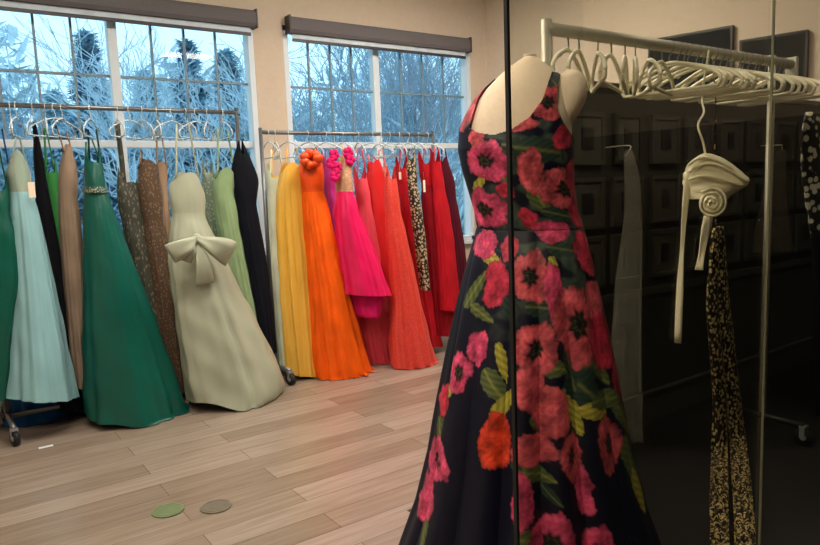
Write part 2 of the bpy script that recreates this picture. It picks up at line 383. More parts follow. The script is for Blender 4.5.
# ---------------------------------------------------------------- garment builder
def interp_rows(rows, n):
    R = np.array(rows, float); ys = np.linspace(R[0, 0], R[-1, 0], n)
    # smoothed piecewise linear
    out = []
    for c in range(1, R.shape[1]):
        v = np.interp(ys, R[:, 0], R[:, c]); k = np.array([1, 2, 3, 2, 1.])/9
        vp = np.pad(v, 2, mode='reflect', reflect_type='odd'); out.append(np.convolve(vp, k, 'valid'))
    return ys, out
def loft(rows, Y, b0, b1, k=9, amp=.05, n=28, N=72, ph=0, fold0=0.0, seed=0, e=None, p0=None, scale=1.0, hem=.0, pinch=1.0, capt=True, wild=1.0, tw=None, floor=False):
    """rows (y,xl,xr) of the outline; rings of cloth hang round the line through Y (or plane p0/e)."""
    rs = np.random.RandomState(seed); ys, (xl, xr) = interp_rows(rows, n)
    ex = np.array([1., 0, 0]) if e is None else e; ey = np.array([-ex[1], ex[0], 0])
    if p0 is None: p0 = np.array([0, Y, 0.])
    V = []; RAW = []; ths = np.linspace(0, 2*PI, N, endpoint=False); info = []
    p2 = rs.uniform(0, 6, 6)
    for i in range(n):
        t = i/(n-1); L = on_plane(xl[i], ys[i], p0, ey); R = on_plane(xr[i], ys[i], p0, ey); c = (L+R)/2; hv = (R-L)/2
        A = np.linalg.norm(hv[:2]); rr = c-CP; tanp = abs(np.dot(rr, ex)/np.dot(rr, ey)); b = b0+(b1-b0)*t if tw is None else float(np.interp(t, [0, tw, 1], b0))
        if b*tanp > .8*A: b = .8*A/max(tanp, 1e-3)
        a = math.sqrt(A*A-(b*tanp)**2); f = a/A
        tf = max(0, (t-fold0)/(1-fold0)) if fold0 < 1 else 0
        am = amp*(.15+.85*tf**.8)
        fo = np.zeros(N)
        if amp:
            dr = .5*wild*np.sin(t*3+p2[4]+ths)
            w1 = np.cos(k*ths+ph+wild*1.5*np.sin(2*ths+p2[0])+wild*.9*np.sin(5*ths+p2[5])+dr); w2 = np.cos((2*k-3)*ths+p2[1]+wild*.8*np.sin(3*ths+p2[2])+t*1.5)
            fo = am*(.7*(2*np.abs(w1)**.8-1)*(.6+.4*np.sin(ths*2+p2[1]+t*2))+.35*w2+.22*np.sin((3*k+2)*ths+p2[3]+2*np.sin(4*ths)))
            if tw is not None: fo *= 1.7 if t > tw else .9; rr_ = 1-.10*math.exp(-((t-tw)/.05)**2); fo = fo+rr_-1
            fo += .02*np.sin(t*19+3*ths+p2[2])*np.sin(t*7+p2[0])+.012*np.sin(t*37-5*ths+p2[5])
        rad = (1+fo)*scale
        P = c[None, :]+np.sin(ths)[:, None]*rad[:, None]*hv[None, :]*f - np.cos(ths)[:, None]*((1+fo*max(1, .9*a/max(b, .01)))*scale)[:, None]*ey[None, :]*b
        if hem: P[:, 2] += hem*tf**6*(np.cos(k*ths+ph)+.5*np.cos(3*ths+p2[3]))
        if floor: RAW.append(P.copy())
        P[:, 2] = np.maximum(P[:, 2], .006)
        V.append(P); info.append((ys[i], c, hv*f, b))
    V = np.concatenate(V); fs = []
    if floor:   # cloth longer than the drop trails over the floor
        raw = np.concatenate(RAW)
        for q in range(len(V)):
            if raw[q][2] < .03:
                d = raw[q]-CP; V[q] = CP+d*((.010+.022*(.5+.5*math.sin(q*.9)) - H)/d[2])
    for i in range(n-1):
        for j in range(N): fs.append((i*N+j, (i+1)*N+j, (i+1)*N+(j+1) % N, i*N+(j+1) % N))
    if capt: fs.append(tuple(range(N)))
    return V, fs, info, ths
def make_hanger_mesh(m=None, w=.2, tube_r=.0075):
    """hook and body meshes about origin (rail contact), span along local x."""
    hook = MB(); pts = [(.0+.02*math.cos(a), 0, -.018+.02*math.sin(a)+.0) for a in np.linspace(-.2*PI, PI, 10)]
    pts = [(p[0], 0, p[2]) for p in pts]+[(-.019, 0, -.03), (-.008, 0, -.045), (0, 0, -.058), (0, 0, -.08)]
    hook.tube(pts, .0028, 6)
    body = MB(); q = catmull([(-w, 0, -.165), (-w*.97, 0, -.15), (-w*.8, 0, -.128), (-w*.4, 0, -.098), (0, 0, -.082), (w*.4, 0, -.098), (w*.8, 0, -.128), (w*.97, 0, -.15), (w, 0, -.165)], 3)
    lo = catmull([(w, 0, -.165), (w*.96, 0, -.185), (w*.85, 0, -.19), (0, 0, -.19), (-w*.85, 0, -.19), (-w*.96, 0, -.185), (-w, 0, -.165)], 3)
    body.tube(q+lo[1:], tube_r, 6)
    for sx in (-1, 1):
        body.tube([(sx*w*.45, 0, -.1), (sx*w*.45, 0, -.112), (sx*w*.5, 0, -.116)], .003, 5)
    return hook, body
HK, HB = make_hanger_mesh(); _, HB2 = make_hanger_mesh(tube_r=.0042)
_hmesh = {}
def hanger(x, Y, z, rot, label, m, group=None, s=1.0, tilt=0):
    r = thing('clothes_hanger', (x, Y, z), label, 'hanger', group)
    r.rotation_euler = (0, tilt, rot)
    if s != 1: r.scale = (s, s, s)
    for nm, mbb, mm in (('hook', HK, M_pole if m is M_hangerc else m), ('hanger_body', HB if m is M_hangerc else HB2, m)):
        key = (nm, mm.name)
        if key not in _hmesh:
            me = bpy.data.meshes.new(nm); me.from_pydata(mbb.v, [], mbb.f); me.update(); me.polygons.foreach_set('use_smooth', [True]*len(me.polygons))
            me.materials.append(mm); _hmesh[key] = me
        o = bpy.data.objects.new(nm, _hmesh[key]); COL.objects.link(o); o.parent = r
    return r
RZ1, RZ2, RZ3 = 1.862, 1.735, 1.85
def gown(label, rows, waist, Y, m, mb_=None, k=9, amp=.07, b=(.05, .13, .2), seed=0, straps=(), hem=.0, lining=None, cat='dress', name='evening_gown', strapm=None, N=84, fold0=0, wild=1.0):
    """rows outline; waist = y of the waist row; b = half depth at top, waist, hem."""
    base = on_plane((rows[-1][1]+rows[-1][2])/2, rows[-1][0], (0, Y, 0), np.array([0, 1., 0]))
    r = thing(name, (base[0], Y, max(0, base[2])), label, cat)
    n = 64; tw = (waist-rows[0][0])/(rows[-1][0]-rows[0][0])
    V, fs, info, th = loft(rows, Y, b, None, k, amp, n, N, seed*1.3, tw*.8, seed, hem=hem, wild=wild, capt=False, tw=tw)
    iw = max(2, int(round(tw*(n-1))))
    rs = np.random.RandomState(seed+50)
    for i in range(5):   # dipping neckline
        for j in range(N): V[i*N+j, 2] += (-.045*math.cos(2*th[j])*(1-i/5)+.02*math.cos(4*th[j])*(1-i/5)) if (seed % 2 and seed != 11) else (.034*math.cos(2*th[j])+.008*math.sin(3*th[j]+seed))*(1-i/5)
    def sub(name, i0, i1, mm):
        VV = V[i0*N:(i1+1)*N]; ff = [(i*N+j, (i+1)*N+j, (i+1)*N+(j+1) % N, i*N+(j+1) % N) for i in range(i1-i0) for j in range(N)]
        o = link(name, VV, ff, mm, r); sd = o.modifiers.new('thick', 'SOLIDIFY'); sd.thickness = .003; sd.offset = -1; sd.use_rim = False
        return o
    sub('skirt', iw, n-1, m); sub('bodice', 0, iw, mb_ or m)
    if not straps:
        zt = (RZ1 if rows[-1][1] < 262 and rows[0][1] < 258 else RZ2)-.118
        for j in (int(N*.17), int(N*.86)):
            p = V[j]; q = np.array([info[0][1][0]+.5*(p[0]-info[0][1][0]), .5*p[1]+.5*Y, max(zt, p[2]+.02)])
            mb = MB(); mb.tube(catmull([p+np.array([0, .004, -.012]), (p+q)/2, q], 3), .006, 6, flat=.4); mb.build('strap', strapm or mb_ or m, r, True)
    for (x0, y0, x1, y1, wd) in straps:
        mb = MB(); p = onY(x0, y0, Y-b[0]*.5); q = onY(x1, y1, Y); mid = (p+q)/2+np.array([0, -.01, 0])
        mb.tube(catmull([p, mid, q], 4), wd, 6, flat=.35); mb.build('strap', strapm or mb_ or m, r, True)
    if lining:
        lr, lm, lY = lining; V, fs, _, _ = loft(lr, lY or Y, b[2]*.8, b[2]*.9, k+3, amp*.8, 10, N, 1, 0, seed+5, capt=False)
        o = link('lining', V, fs, lm, r); sd = o.modifiers.new('thick', 'SOLIDIFY'); sd.thickness = .002
    return r
def price_tag(r, x, y, Y, w=.022, h=.055):
    p = onY(x, y, Y); mb = MB(); mb.box((p[0]-w/2, Y-.001, p[2]-h), (p[0]+w/2, Y+.001, p[2]))
    mb.tube([(p[0], Y, p[2]), (p[0]+.003, Y+.01, p[2]+.06)], .0008, 4); return mb.build('price_tag', M_tag, r)

# ---------------------------------------------------------------- racks
def rack(x0, x1, Y, z, label, m, foot=.26, rail_r=.014, bar=True, post=.014, px=None):
    r = thing('garment_rack', ((x0+x1)/2, Y, 0), label, 'clothes rack')
    mb = MB(); mb.cyl(((x0+x1)/2, Y, z), (1, 0, 0), rail_r, x1-x0, 16); mb.build('rail', m, r, True)
    if px:
        mb = MB(); mb.box((x1-.012, Y-.028, z-.06), (x1+.012, Y+.028, z+.035)); mb.build('end_bracket', m, r, bevel=.003)
    for x in (px or (x0, x1)):
        mb = MB(); mb.tube([(x, Y, .12), (x, Y, z+.03)], post, 12 if post < .018 else 4); mb.build('post', m, r, True)
        mb = MB(); mb.tube([(x, Y-foot, .10), (x, Y+foot, .10)], .015, 10); mb.build('foot_bar', M_blackfr if px else m, r, True)
        for s in (-1, 1):
            w = MB(); w.cyl((x, Y+s*foot, .042), (1, .3, 0), .042, .024, 24); c = w.build('caster', M_caster, r, True)
            w = MB(); w.box((x-.02, Y+s*foot-.012, .04), (x-.015, Y+s*foot+.012, .088)); w.box((x+.015, Y+s*foot-.012, .04), (x+.02, Y+s*foot+.012, .088))
            w.box((x-.02, Y+s*foot-.014, .086), (x+.02, Y+s*foot+.014, .1)); w.cyl((x, Y+s*foot, .042), (1, .3, 0), .014, .03, 16)
            f_ = w.build('caster_fork', M_casterw, None); f_.parent = c
    if bar: mb = MB(); mb.tube([(x0, Y, .10), (x1, Y, .10)], .013, 10); mb.build('base_bar', m, r, True)
    return r
RY = 4.45
rack(.29, 1.785, RY, RZ1, 'grey metal rolling rack of green and pale gowns under the left window', M_pole)
rack(1.95, 3.44, RY, RZ2, 'grey metal rolling rack of yellow, orange and red gowns under the right window', M_pole, foot=.24)
R3Y = 1.7
rack(1.83, 3.57, R3Y, RZ3, 'brushed steel rack of empty white hangers behind the glass', mat('satin_nickel', (170, 166, 148), .45, .4, .05, 20), foot=.2, rail_r=.023, bar=False, post=.02, px=(1.83, float(onY(767, 250, R3Y)[0])))

# ------------------------------- gowns, rack one
C = {}
C['teal'] = satin('teal', (0, 80, 66)); C['mint'] = satin('mint_blue', (138, 184, 190)); C['black'] = fabric('black', (9, 10, 16), .9)
C['navy'] = fabric('midnight', (7, 10, 22), .8); C['leaf'] = fabric('leaf_green', (60, 140, 70)); C['taupe'] = fabric('taupe', (140, 120, 102))
C['emer'] = satin('emerald', (0, 84, 72)); C['dteal'] = fabric('dark_teal', (6, 52, 56)); C['sage'] = satin('sage', (166, 172, 150))
C['green2'] = fabric('soft_green', (134, 158, 116)); C['blue'] = fabric('royal_blue', (28, 84, 140), .7)
C['olive'] = spotted('olive_stripe', (58, 60, 50), (118, 112, 94), 70, .32, .5, 0, (1, 1, .4))
C['brownseq'] = spotted('brown_sequin', (92, 72, 56), (136, 112, 88), 80, .32, .4, .2, (1, 1, .6))
C['tan'] = fabric('tan', (168, 138, 112)); C['sageseq'] = spotted('sage_sequin', (112, 128, 110), (168, 176, 150), 60, .3, .4)
C['lace'] = spotted('pale_floral_lace', (138, 158, 142), (176, 130, 128), 38, .2, .7)
G = gown
G('dark teal satin gown at the left edge of the photo', [(185, -22, 8), (215, -26, 12), (235, -30, 18), (275, -40, 24), (330, -46, 14), (398, -50, 6)], 215, 4.28, C['teal'], b=(.05, .08, .1), seed=1)
g = G('pale mint blue satin gown with a floral lace bodice', [(158, 8, 27), (172, 5, 30), (192, 8, 33), (225, 9, 42), (300, 9, 57), (396, 6, 76)], 192, 4.30, C['mint'], C['lace'], k=5, amp=.1, b=(.05, .08, .15), seed=2, straps=[(12, 158, 16, 138, .006), (24, 158, 20, 138, .006)])
price_tag(g, 31, 182, 4.18, .032, .085)
G('royal blue gown with its hem pooled on the floor at left', [(190, -6, 14), (240, -8, 18), (330, 2, 46), (408, 8, 72), (437, 4, 92)], 240, 4.62, C['blue'], k=7, amp=.06, b=(.05, .08, .13), seed=3)
G('slim black gown on tall straps beside the pale mint gown', [(128, 33, 37), (150, 33, 42), (180, 34, 47), (240, 38, 58), (330, 50, 76), (410, 60, 88)], 180, 4.46, C['black'], b=(.04, .06, .08), seed=4, straps=[(34, 134, 33, 124, .006)])
G('bright green gown with thin long straps behind the taupe gown', [(168, 44, 56), (200, 46, 64), (260, 52, 74), (340, 62, 92), (428, 74, 112)], 200, 4.62, C['leaf'], b=(.04, .06, .1), seed=5, straps=[(46, 170, 44, 128, .006), (54, 170, 46, 128, .005)])
g = G('long taupe gown hanging beside the emerald gown', [(150, 62, 73), (165, 59, 77), (200, 57, 79), (280, 63, 86), (386, 72, 92)], 200, 4.40, C['taupe'], b=(.05, .07, .1), seed=6, k=6, straps=[(64, 152, 57, 128, .006), (72, 152, 66, 132, .006)])
g = G('wide emerald green ball gown with a beaded waist belt', [(158, 86, 100), (172, 84, 103), (190, 83, 107), (230, 83, 121), (300, 83, 148), (360, 84, 170), (418, 86, 189)], 190, 4.24, C['emer'], k=5, amp=.045, b=(.05, .09, .22), seed=7, straps=[(87, 160, 86, 142, .006), (99, 160, 92, 140, .006)], hem=.01)
V, fs, _, _ = loft([(187, 82.6, 107), (193, 82.4, 108.5)], 4.24, .093, .098, 9, 0, 3, 60, capt=False)
link('belt', V, fs, spotted('belt_beads', (60, 90, 80), (200, 200, 170), 120, .35, .3, .3), g)
G('dark teal gown whose hem shows under the emerald gown', [(200, 88, 108), (260, 92, 126), (340, 92, 160), (400, 82, 186), (432, 78, 190)], 260, 4.56, C['dteal'], b=(.05, .08, .2), seed=8)
G('olive striped gown on a tall single strap', [(178, 119, 140), (190, 116, 146), (225, 121, 150), (262, 130, 156), (330, 138, 170), (388, 146, 184)], 225, 4.48, C['olive'], b=(.04, .06, .1), seed=9, straps=[(124, 184, 117, 123, .016)])
G('brown sequinned gown beside the bow gown', [(165, 137, 158), (185, 137, 161), (225, 142, 164), (290, 150, 178), (390, 160, 196)], 225, 4.44, C['brownseq'], b=(.05, .06, .09), seed=10, straps=[(140, 168, 141, 150, .008)])
G('tan satin gown peeking out behind the brown sequinned gown', [(166, 155, 167), (190, 155, 168), (240, 158, 172), (380, 165, 200)], 190, 4.62, C['tan'], b=(.04, .05, .08), seed=11)
g = G('pale sage satin strapless ball gown with a large bow', [(178, 170, 200), (190, 168, 204), (205, 169, 206), (222, 170, 208), (260, 167, 226), (310, 172, 250), (360, 180, 274), (386, 184, 282), (400, 187, 276)], 215, 4.14, C['sage'], k=4, amp=.06, b=(.07, .09, .24), seed=12, hem=.012)
# bow
mS = C['sage']; bc = onY(196, 238, 3.98)
def bowloop(px0, py0, px1, py1, w0, w1, Y0, name, parent, th=.01):
    p = onY(px0, py0, Y0); q = onY(px1, py1, Y0-.01); d = q-p; d /= np.linalg.norm(d); s = np.cross(d, [0, 1, 0]); s /= np.linalg.norm(s)
    vs = []; fs = []; n = 12; mN = 10
    for i in range(n+1):
        t = i/n; c = p+(q-p)*t+np.array([0, -.035*math.sin(PI*t), 0]); w = w0+(w1-w0)*math.sin(t*PI/2)
        for k in range(mN):
            a = 2*PI*k/mN; rip = 1+.55*math.cos(3*a+t*3+.6)
            vs.append(c+s*w*math.cos(a)+np.array([0, 1, 0])*th*(1+1.2*math.sin(PI*t))*math.sin(a)*rip)
    for i in range(n):
        for k in range(mN): fs.append((i*mN+k, i*mN+(k+1) % mN, (i+1)*mN+(k+1) % mN, (i+1)*mN+k))
    fs += [tuple(range(mN))[::-1], tuple(n*mN+k for k in range(mN))]
    return link(name, vs, fs, mS, parent)
bw = MB(); bw.ball(bc+np.array([0, -.02, 0]), (.024, .026, .028)); bow = bw.build('bow', mS, g, True)
bowloop(196, 238, 170, 254, .012, .06, 3.95, 'bow_loop', g, .016); bowloop(196, 238, 231, 254, .012, .08, 3.95, 'bow_loop', g, .016)
bowloop(196, 240, 205, 284, .012, .055, 3.96, 'bow_tail', g, .006); bowloop(194, 240, 186, 262, .01, .03, 3.965, 'bow_tail', g, .006)
G('sage sequinned gown behind the bow gown', [(168, 203, 212), (180, 200, 216), (220, 204, 224), (300, 216, 246)], 180, 4.60, C['sageseq'], b=(.03, .05, .07), seed=13, straps=[(206, 170, 207, 160, .005)])
G('soft green strapless gown between the bow gown and the black gown', [(174, 213, 236), (195, 211, 235), (230, 218, 240), (300, 228, 256), (370, 236, 270)], 195, 4.38, C['green2'], b=(.05, .06, .08), seed=14)
G('midnight blue velvet gown at the right end of the left rack', [(150, 238, 244), (166, 231, 254), (180, 232, 259), (205, 235, 257), (260, 243, 266), (320, 252, 273), (352, 256, 276)], 205, 4.36, C['navy'], b=(.05, .06, .07), seed=15, straps=[(240, 152, 239, 146, .006), (233, 166, 222, 152, .004)])

# ------------------------------- gowns, rack two
C['cream'] = fabric('pale_cream_mint', (216, 222, 196)); C['yel'] = satin('golden_yellow', (228, 178, 70)); C['yel2'] = satin('soft_yellow', (240, 204, 108))
C['ora'] = fabric('orange', (244, 96, 14), .6); C['ora2'] = satin('deep_orange', (226, 74, 10)); C['pur'] = satin('orchid', (176, 40, 122))
C['pink'] = satin('hot_pink', (228, 22, 92)); C['mag'] = fabric('magenta', (206, 20, 96)); C['nude'] = spotted('nude_lace', (190, 140, 110), (214, 176, 140), 60, .3, .6)
C['cor'] = fabric('coral_pink', (226, 76, 92)); C['red'] = fabric('red', (178, 18, 32)); C['cseq'] = spotted('coral_sequin', (216, 62, 52), (240, 104, 84), 110, .28, .35)
C['redor'] = satin('red_orange', (204, 34, 36)); C['crim'] = fabric('crimson', (136, 10, 26)); C['burg'] = fabric('burgundy', (76, 10, 30))
C['leo'] = spotted('black_gold', (22, 18, 16), (190, 170, 136), 55, .48, .5); C['rose'] = fabric('dusty_rose', (200, 120, 110))
G('pale cream and mint gown at the left end of the right rack', [(174, 266, 284), (200, 266, 286), (250, 268, 288), (320, 273, 294), (366, 277, 297)], 200, 4.46, C['cream'], b=(.05, .06, .08), seed=21, k=6)
G('golden yellow satin gown beside the orange gown', [(168, 280, 303), (190, 275, 305), (225, 276, 308), (300, 281, 313), (374, 288, 317)], 190, 4.34, C['yel'], C['yel'], k=5, amp=.17, b=(.05, .07, .1), seed=22)
G('soft yellow gown half hidden behind the golden yellow one', [(172, 268, 284), (200, 270, 290), (300, 276, 300), (370, 284, 308)], 200, 4.56, C['yel2'], k=6, b=(.04, .05, .08), seed=23)
g = G('long bright orange chiffon gown sweeping the floor', [(160, 300, 322), (175, 299, 324), (192, 301, 325), (240, 305, 334), (300, 310, 348), (350, 313, 360), (384, 316, 370)], 192, 4.22, C['ora'], C['ora2'], k=9, amp=.15, b=(.05, .08, .17), seed=24, hem=.02)
rb = MB()
for a in range(7):
    an = a*PI*2/7; c = onY(311+7*math.cos(an), 159+6*math.sin(an), 4.14); rb.ball(c, (.035, .03, .03), 10, 6)
rb.ball(onY(318, 158, 4.12), (.04, .03, .035), 10, 6); rb.build('shoulder_ruffle', C['ora2'], g, True)
G('orchid purple gown squeezed between the orange and hot pink gowns', [(160, 321, 334), (190, 322, 340), (240, 326, 346), (285, 330, 352)], 190, 4.42, C['pur'], k=6, b=(.05, .06, .07), seed=25)
g = G('hot pink satin short gown with a nude lace bodice', [(160, 338, 352), (175, 335, 352), (192, 335, 354), (215, 334, 360), (250, 337, 374), (294, 343, 388)], 192, 4.12, C['pink'], C['nude'], k=5, amp=.07, b=(.05, .08, .16), seed=26, lining=([(290, 347, 384), (302, 349, 382), (316, 351, 378)], C['mag'], 4.15))
for (x, y) in ((334, 155), (331, 163), (337, 168), (335, 176), (348, 153), (350, 160)):
    fl = MB()
    for a in range(5):
        c = onY(x+2.6*math.cos(a*1.257), y+3.2*math.sin(a*1.257), 4.06); fl.ball(c, (.022, .014, .022), 8, 6)
    fl.build('fabric_flower', C['mag'], g, True)
G('coral pink tulle gown with ruffled hem below the hot pink gown', [(175, 353, 366), (205, 356, 376), (260, 356, 388), (310, 355, 392), (345, 360, 394), (372, 366, 396)], 205, 4.34, C['cor'], k=12, amp=.13, b=(.05, .07, .13), seed=27, hem=.03)
G('red orange satin gown beside the coral sequinned gown', [(165, 367, 382), (190, 366, 388), (230, 370, 398), (290, 376, 410), (366, 388, 420)], 190, 4.30, C['redor'], k=6, b=(.05, .07, .12), seed=28, straps=[(369, 168, 368, 155, .005), (380, 168, 372, 155, .005)])
g = G('coral sequinned mermaid gown reaching the floor', [(175, 386, 396), (190, 384, 398), (215, 384, 402), (260, 388, 412), (300, 391, 420), (340, 390, 430), (368, 392, 438)], 215, 4.06, C['cseq'], k=7, amp=.07, b=(.04, .06, .14), seed=29, hem=.01, straps=[(387, 176, 384, 160, .005)])
G('dusty rose gown seen as a narrow strip among the reds', [(170, 376, 386), (200, 378, 390), (300, 390, 404)], 200, 4.48, C['rose'], b=(.03, .04, .06), seed=30)
g = G('red gown left of the black and gold gown', [(165, 395, 408), (190, 397, 412), (240, 402, 424), (300, 408, 434), (345, 412, 442)], 190, 4.30, C['red'], k=6, b=(.05, .06, .1), seed=31); price_tag(g, 400, 172, 4.20)
G('narrow black and gold patterned gown among the reds', [(163, 406, 416), (185, 407, 418), (240, 414, 426), (290, 420, 430)], 185, 4.12, C['leo'], b=(.03, .04, .05), seed=32, k=4)
g = G('crimson gown between the black and gold gown and the burgundy gown', [(160, 418, 434), (185, 420, 440), (230, 424, 450), (280, 428, 458), (335, 432, 462)], 185, 4.24, C['crim'], C['red'], k=7, b=(.05, .06, .1), seed=33); price_tag(g, 424, 180, 4.12, .02, .09)
G('bright red gown next to the burgundy gown', [(158, 430, 440), (190, 432, 446), (240, 436, 454), (310, 440, 460)], 190, 4.16, C['red'], b=(.04, .04, .06), seed=35)
G('burgundy gown at the right end of the right rack', [(162, 437, 448), (180, 438, 455), (200, 440, 457), (250, 444, 465), (330, 450, 470), (375, 455, 474)], 200, 4.34, C['burg'], b=(.05, .06, .08), seed=34)

# hangers on rack one and two
used = [(10, 'dark teal satin gown'), (16, 'pale mint blue gown'), (33, 'slim black gown'), (45, 'bright green gown'), (62, 'taupe gown'), (90, 'emerald ball gown'), (117, 'olive striped gown'), (141, 'brown sequinned gown'), (156, 'tan satin gown'), (185, 'pale sage bow gown'), (207, 'sage sequinned gown'), (222, 'soft green strapless gown')]
for px, nm in used:
    p = onY(px, 112, RY); hanger(p[0], RY, RZ1+.016, PI/2+rng.uniform(-.5, .1), 'white hanger on the left rack holding the %s' % nm, M_hanger)
used2 = [(268, 'pale cream and mint gown'), (275, 'soft yellow gown'), (287, 'golden yellow gown'), (307, 'orange chiffon gown'), (325, 'orchid purple gown'), (342, 'hot pink gown'), (358, 'coral pink tulle gown'), (371, 'red orange gown'), (380, 'dusty rose gown'), (389, 'coral sequinned gown'), (399, 'red gown beside the black and gold one'), (408, 'black and gold gown'), (418, 'crimson gown'), (427, 'bright red gown')]
for px, nm in used2:
    p = onY(px, 136, RY); hanger(p[0], RY, RZ2+.016, PI/2+rng.uniform(-.35, .35), 'white hanger on the right rack holding the %s' % nm, M_hanger)
hg = 'empty white hangers on the left rack'
for px in (55, 130, 172, 196):
    p = onY(px, 111, RY); hanger(p[0], RY, RZ1+.016, PI/2-.9, 'empty white hanger showing against the left window', M_hanger, hg)

# ---------------------------------------------------------------- rack three hangers
hg = 'empty white hangers on the steel rack'
xsr = [1.93, 2.0, 2.09, 2.17, 2.26, 2.33, 2.41]+list(np.linspace(2.5, 3.5, 22))
for i, x in enumerate(xsr):
    if i < 8: rot = .55+rng.uniform(-.3, .3)
    else: rot = PI/2+rng.uniform(-.3, .45)
    hanger(x+rng.uniform(-.012, .012), R3Y, RZ3+.021, rot, 'empty white plastic hanger on the steel rack behind the glass', M_hangerc, hg, s=1.05, tilt=0)

# ---------------------------------------------------------------- dress form with floral gown
FD = 1.95
pc = CP+ray(527, 190)*FD
vd = np.array([pc[0], pc[1], 0.]); vd /= np.linalg.norm(vd); e1 = np.array([vd[1], -vd[0], 0.])
P0 = pc.copy()
trows = [(57, 524, 536), (61, 517, 543), (68, 508, 553), (78, 497, 562), (90, 486, 568), (102, 476, 571), (116, 468, 572), (130, 463, 572), (150, 462, 571), (170, 466, 571), (190, 472, 572), (210, 477, 575), (228, 480, 581), (250, 474, 587), (275, 468, 592)]
form = thing('dress_form', (float(pc[0]), float(pc[1]), 0), 'cream headless dress form wearing the floral gown behind the glass edge', 'dress form')
def bdepth(y): return float(np.interp(y, [57, 68, 90, 116, 150, 190, 230, 275], [.02, .04, .075, .10, .12, .11, .095, .12]))
def ringsurf(rows, n, N, bfun, scale=1.0, folds=None):
    ys, (xl, xr) = interp_rows(rows, n); ths = np.linspace(-PI, PI, N, endpoint=False); V = []
    ctr = []
    for i in range(n):
        L = on_plane(xl[i], ys[i], P0, vd); R = on_plane(xr[i], ys[i], P0, vd); c = (L+R)/2; hv = (R-L)/2; b = bfun(ys[i])
        rad = np.full(N, scale)
        if folds is not None: rad = rad+folds(ys[i], ths)
        P = c[None]+np.sin(ths)[:, None]*rad[:, None]*hv[None]-np.cos(ths)[:, None]*rad[:, None]*vd[None]*b
        V.append(P); ctr.append((xl[i], xr[i]))
    return ys, ths, np.array(V), ctr
ys, ths, V, ctr = ringsurf(trows, 44, 64, bdepth)
n, N = 44, 64
fs = [(i*N+j, (i+1)*N+j, (i+1)*N+(j+1) % N, i*N+(j+1) % N) for i in range(n-1) for j in range(N)]+[tuple(range(N))]
link('torso', V.reshape(-1, 3), fs, M_form, form)
# shoulder stumps: elongated ovals leaning along the arm
def stump(cx, cy, rx, ry, dep, off):
    c = on_plane(cx, cy, P0, vd)+vd*off; sx = FD/F
    vs = []; fs = []; nn, mm = 24, 16; tilt = -.24
    for i in range(mm+1):
        ph = PI*i/mm
        for k in range(nn):
            a = 2*PI*k/nn; u = rx*sx*math.sin(ph)*math.cos(a)*(1.15-.3*math.cos(ph)*-1); w = ry*sx*math.cos(ph)
            u2 = u*math.cos(tilt)-w*math.sin(tilt); w2 = u*math.sin(tilt)+w*math.cos(tilt)
            vs.append(c+e1*u2+np.array([0, 0, w2])+vd*dep*math.sin(ph)*math.sin(a))
    for i in range(mm):
        for k in range(nn): fs.append((i*nn+k, (i+1)*nn+k, (i+1)*nn+(k+1) % nn, i*nn+(k+1) % nn))
    return link('shoulder_cap', vs, fs, M_form, form)
stump(568, 100, 14, 29, .05, .0); stump(484, 110, 8, 22, .035, .05)
mb = MB(); tp = on_plane(530, 58, P0, vd); mb.cyl(tp+np.array([0, 0, .004]), (0, 0, 1), .018, .012, 20); mb.build('neck_cap', mat('form_cap', (196, 180, 150), .5), form, True)
mb = MB(); mb.tube([(pc[0], pc[1], .03), (pc[0], pc[1], 1.2)], .016, 12); mb.build('stand_pole', M_pole, form, True)
mb = MB(); mb.cyl((pc[0], pc[1], .015), (0, 0, 1), .17, .03, 32); mb.build('stand_base', M_blackfr, form)

gownr = thing('floral_gown', (float(pc[0]), float(pc[1]), 0), 'navy sleeveless gown printed with large red and pink poppies on the dress form', 'dress')
grow = [(62, 514, 545), (70, 506, 555), (80, 495, 563), (90, 484, 569), (102, 474, 573), (116, 466, 575), (130, 460, 575), (150, 459, 573), (170, 463, 573), (190, 469, 574), (210, 475, 577), (228, 478, 583)]
srow = [(228, 478, 583), (240, 475, 586), (262, 469, 592), (300, 460, 601), (350, 450, 611), (400, 441, 620), (450, 433, 629), (500, 421, 642), (545, 405, 658), (600, 388, 680), (640, 378, 694), (657, 374, 700)]
RED = np.array(lin((206, 52, 78))[:3]); PINK = np.array(lin((226, 78, 118))[:3]); SAL = np.array(lin((222, 92, 102))[:3]); ORG = np.array(lin((232, 70, 38))[:3])
NAV = np.array(lin((9, 11, 30))[:3]); BLK = np.array(lin((10, 10, 12))[:3]); OLV = np.array(lin((92, 104, 60))[:3]); YLG = np.array(lin((176, 168, 64))[:3]); DGR = np.array(lin((44, 66, 56))[:3])
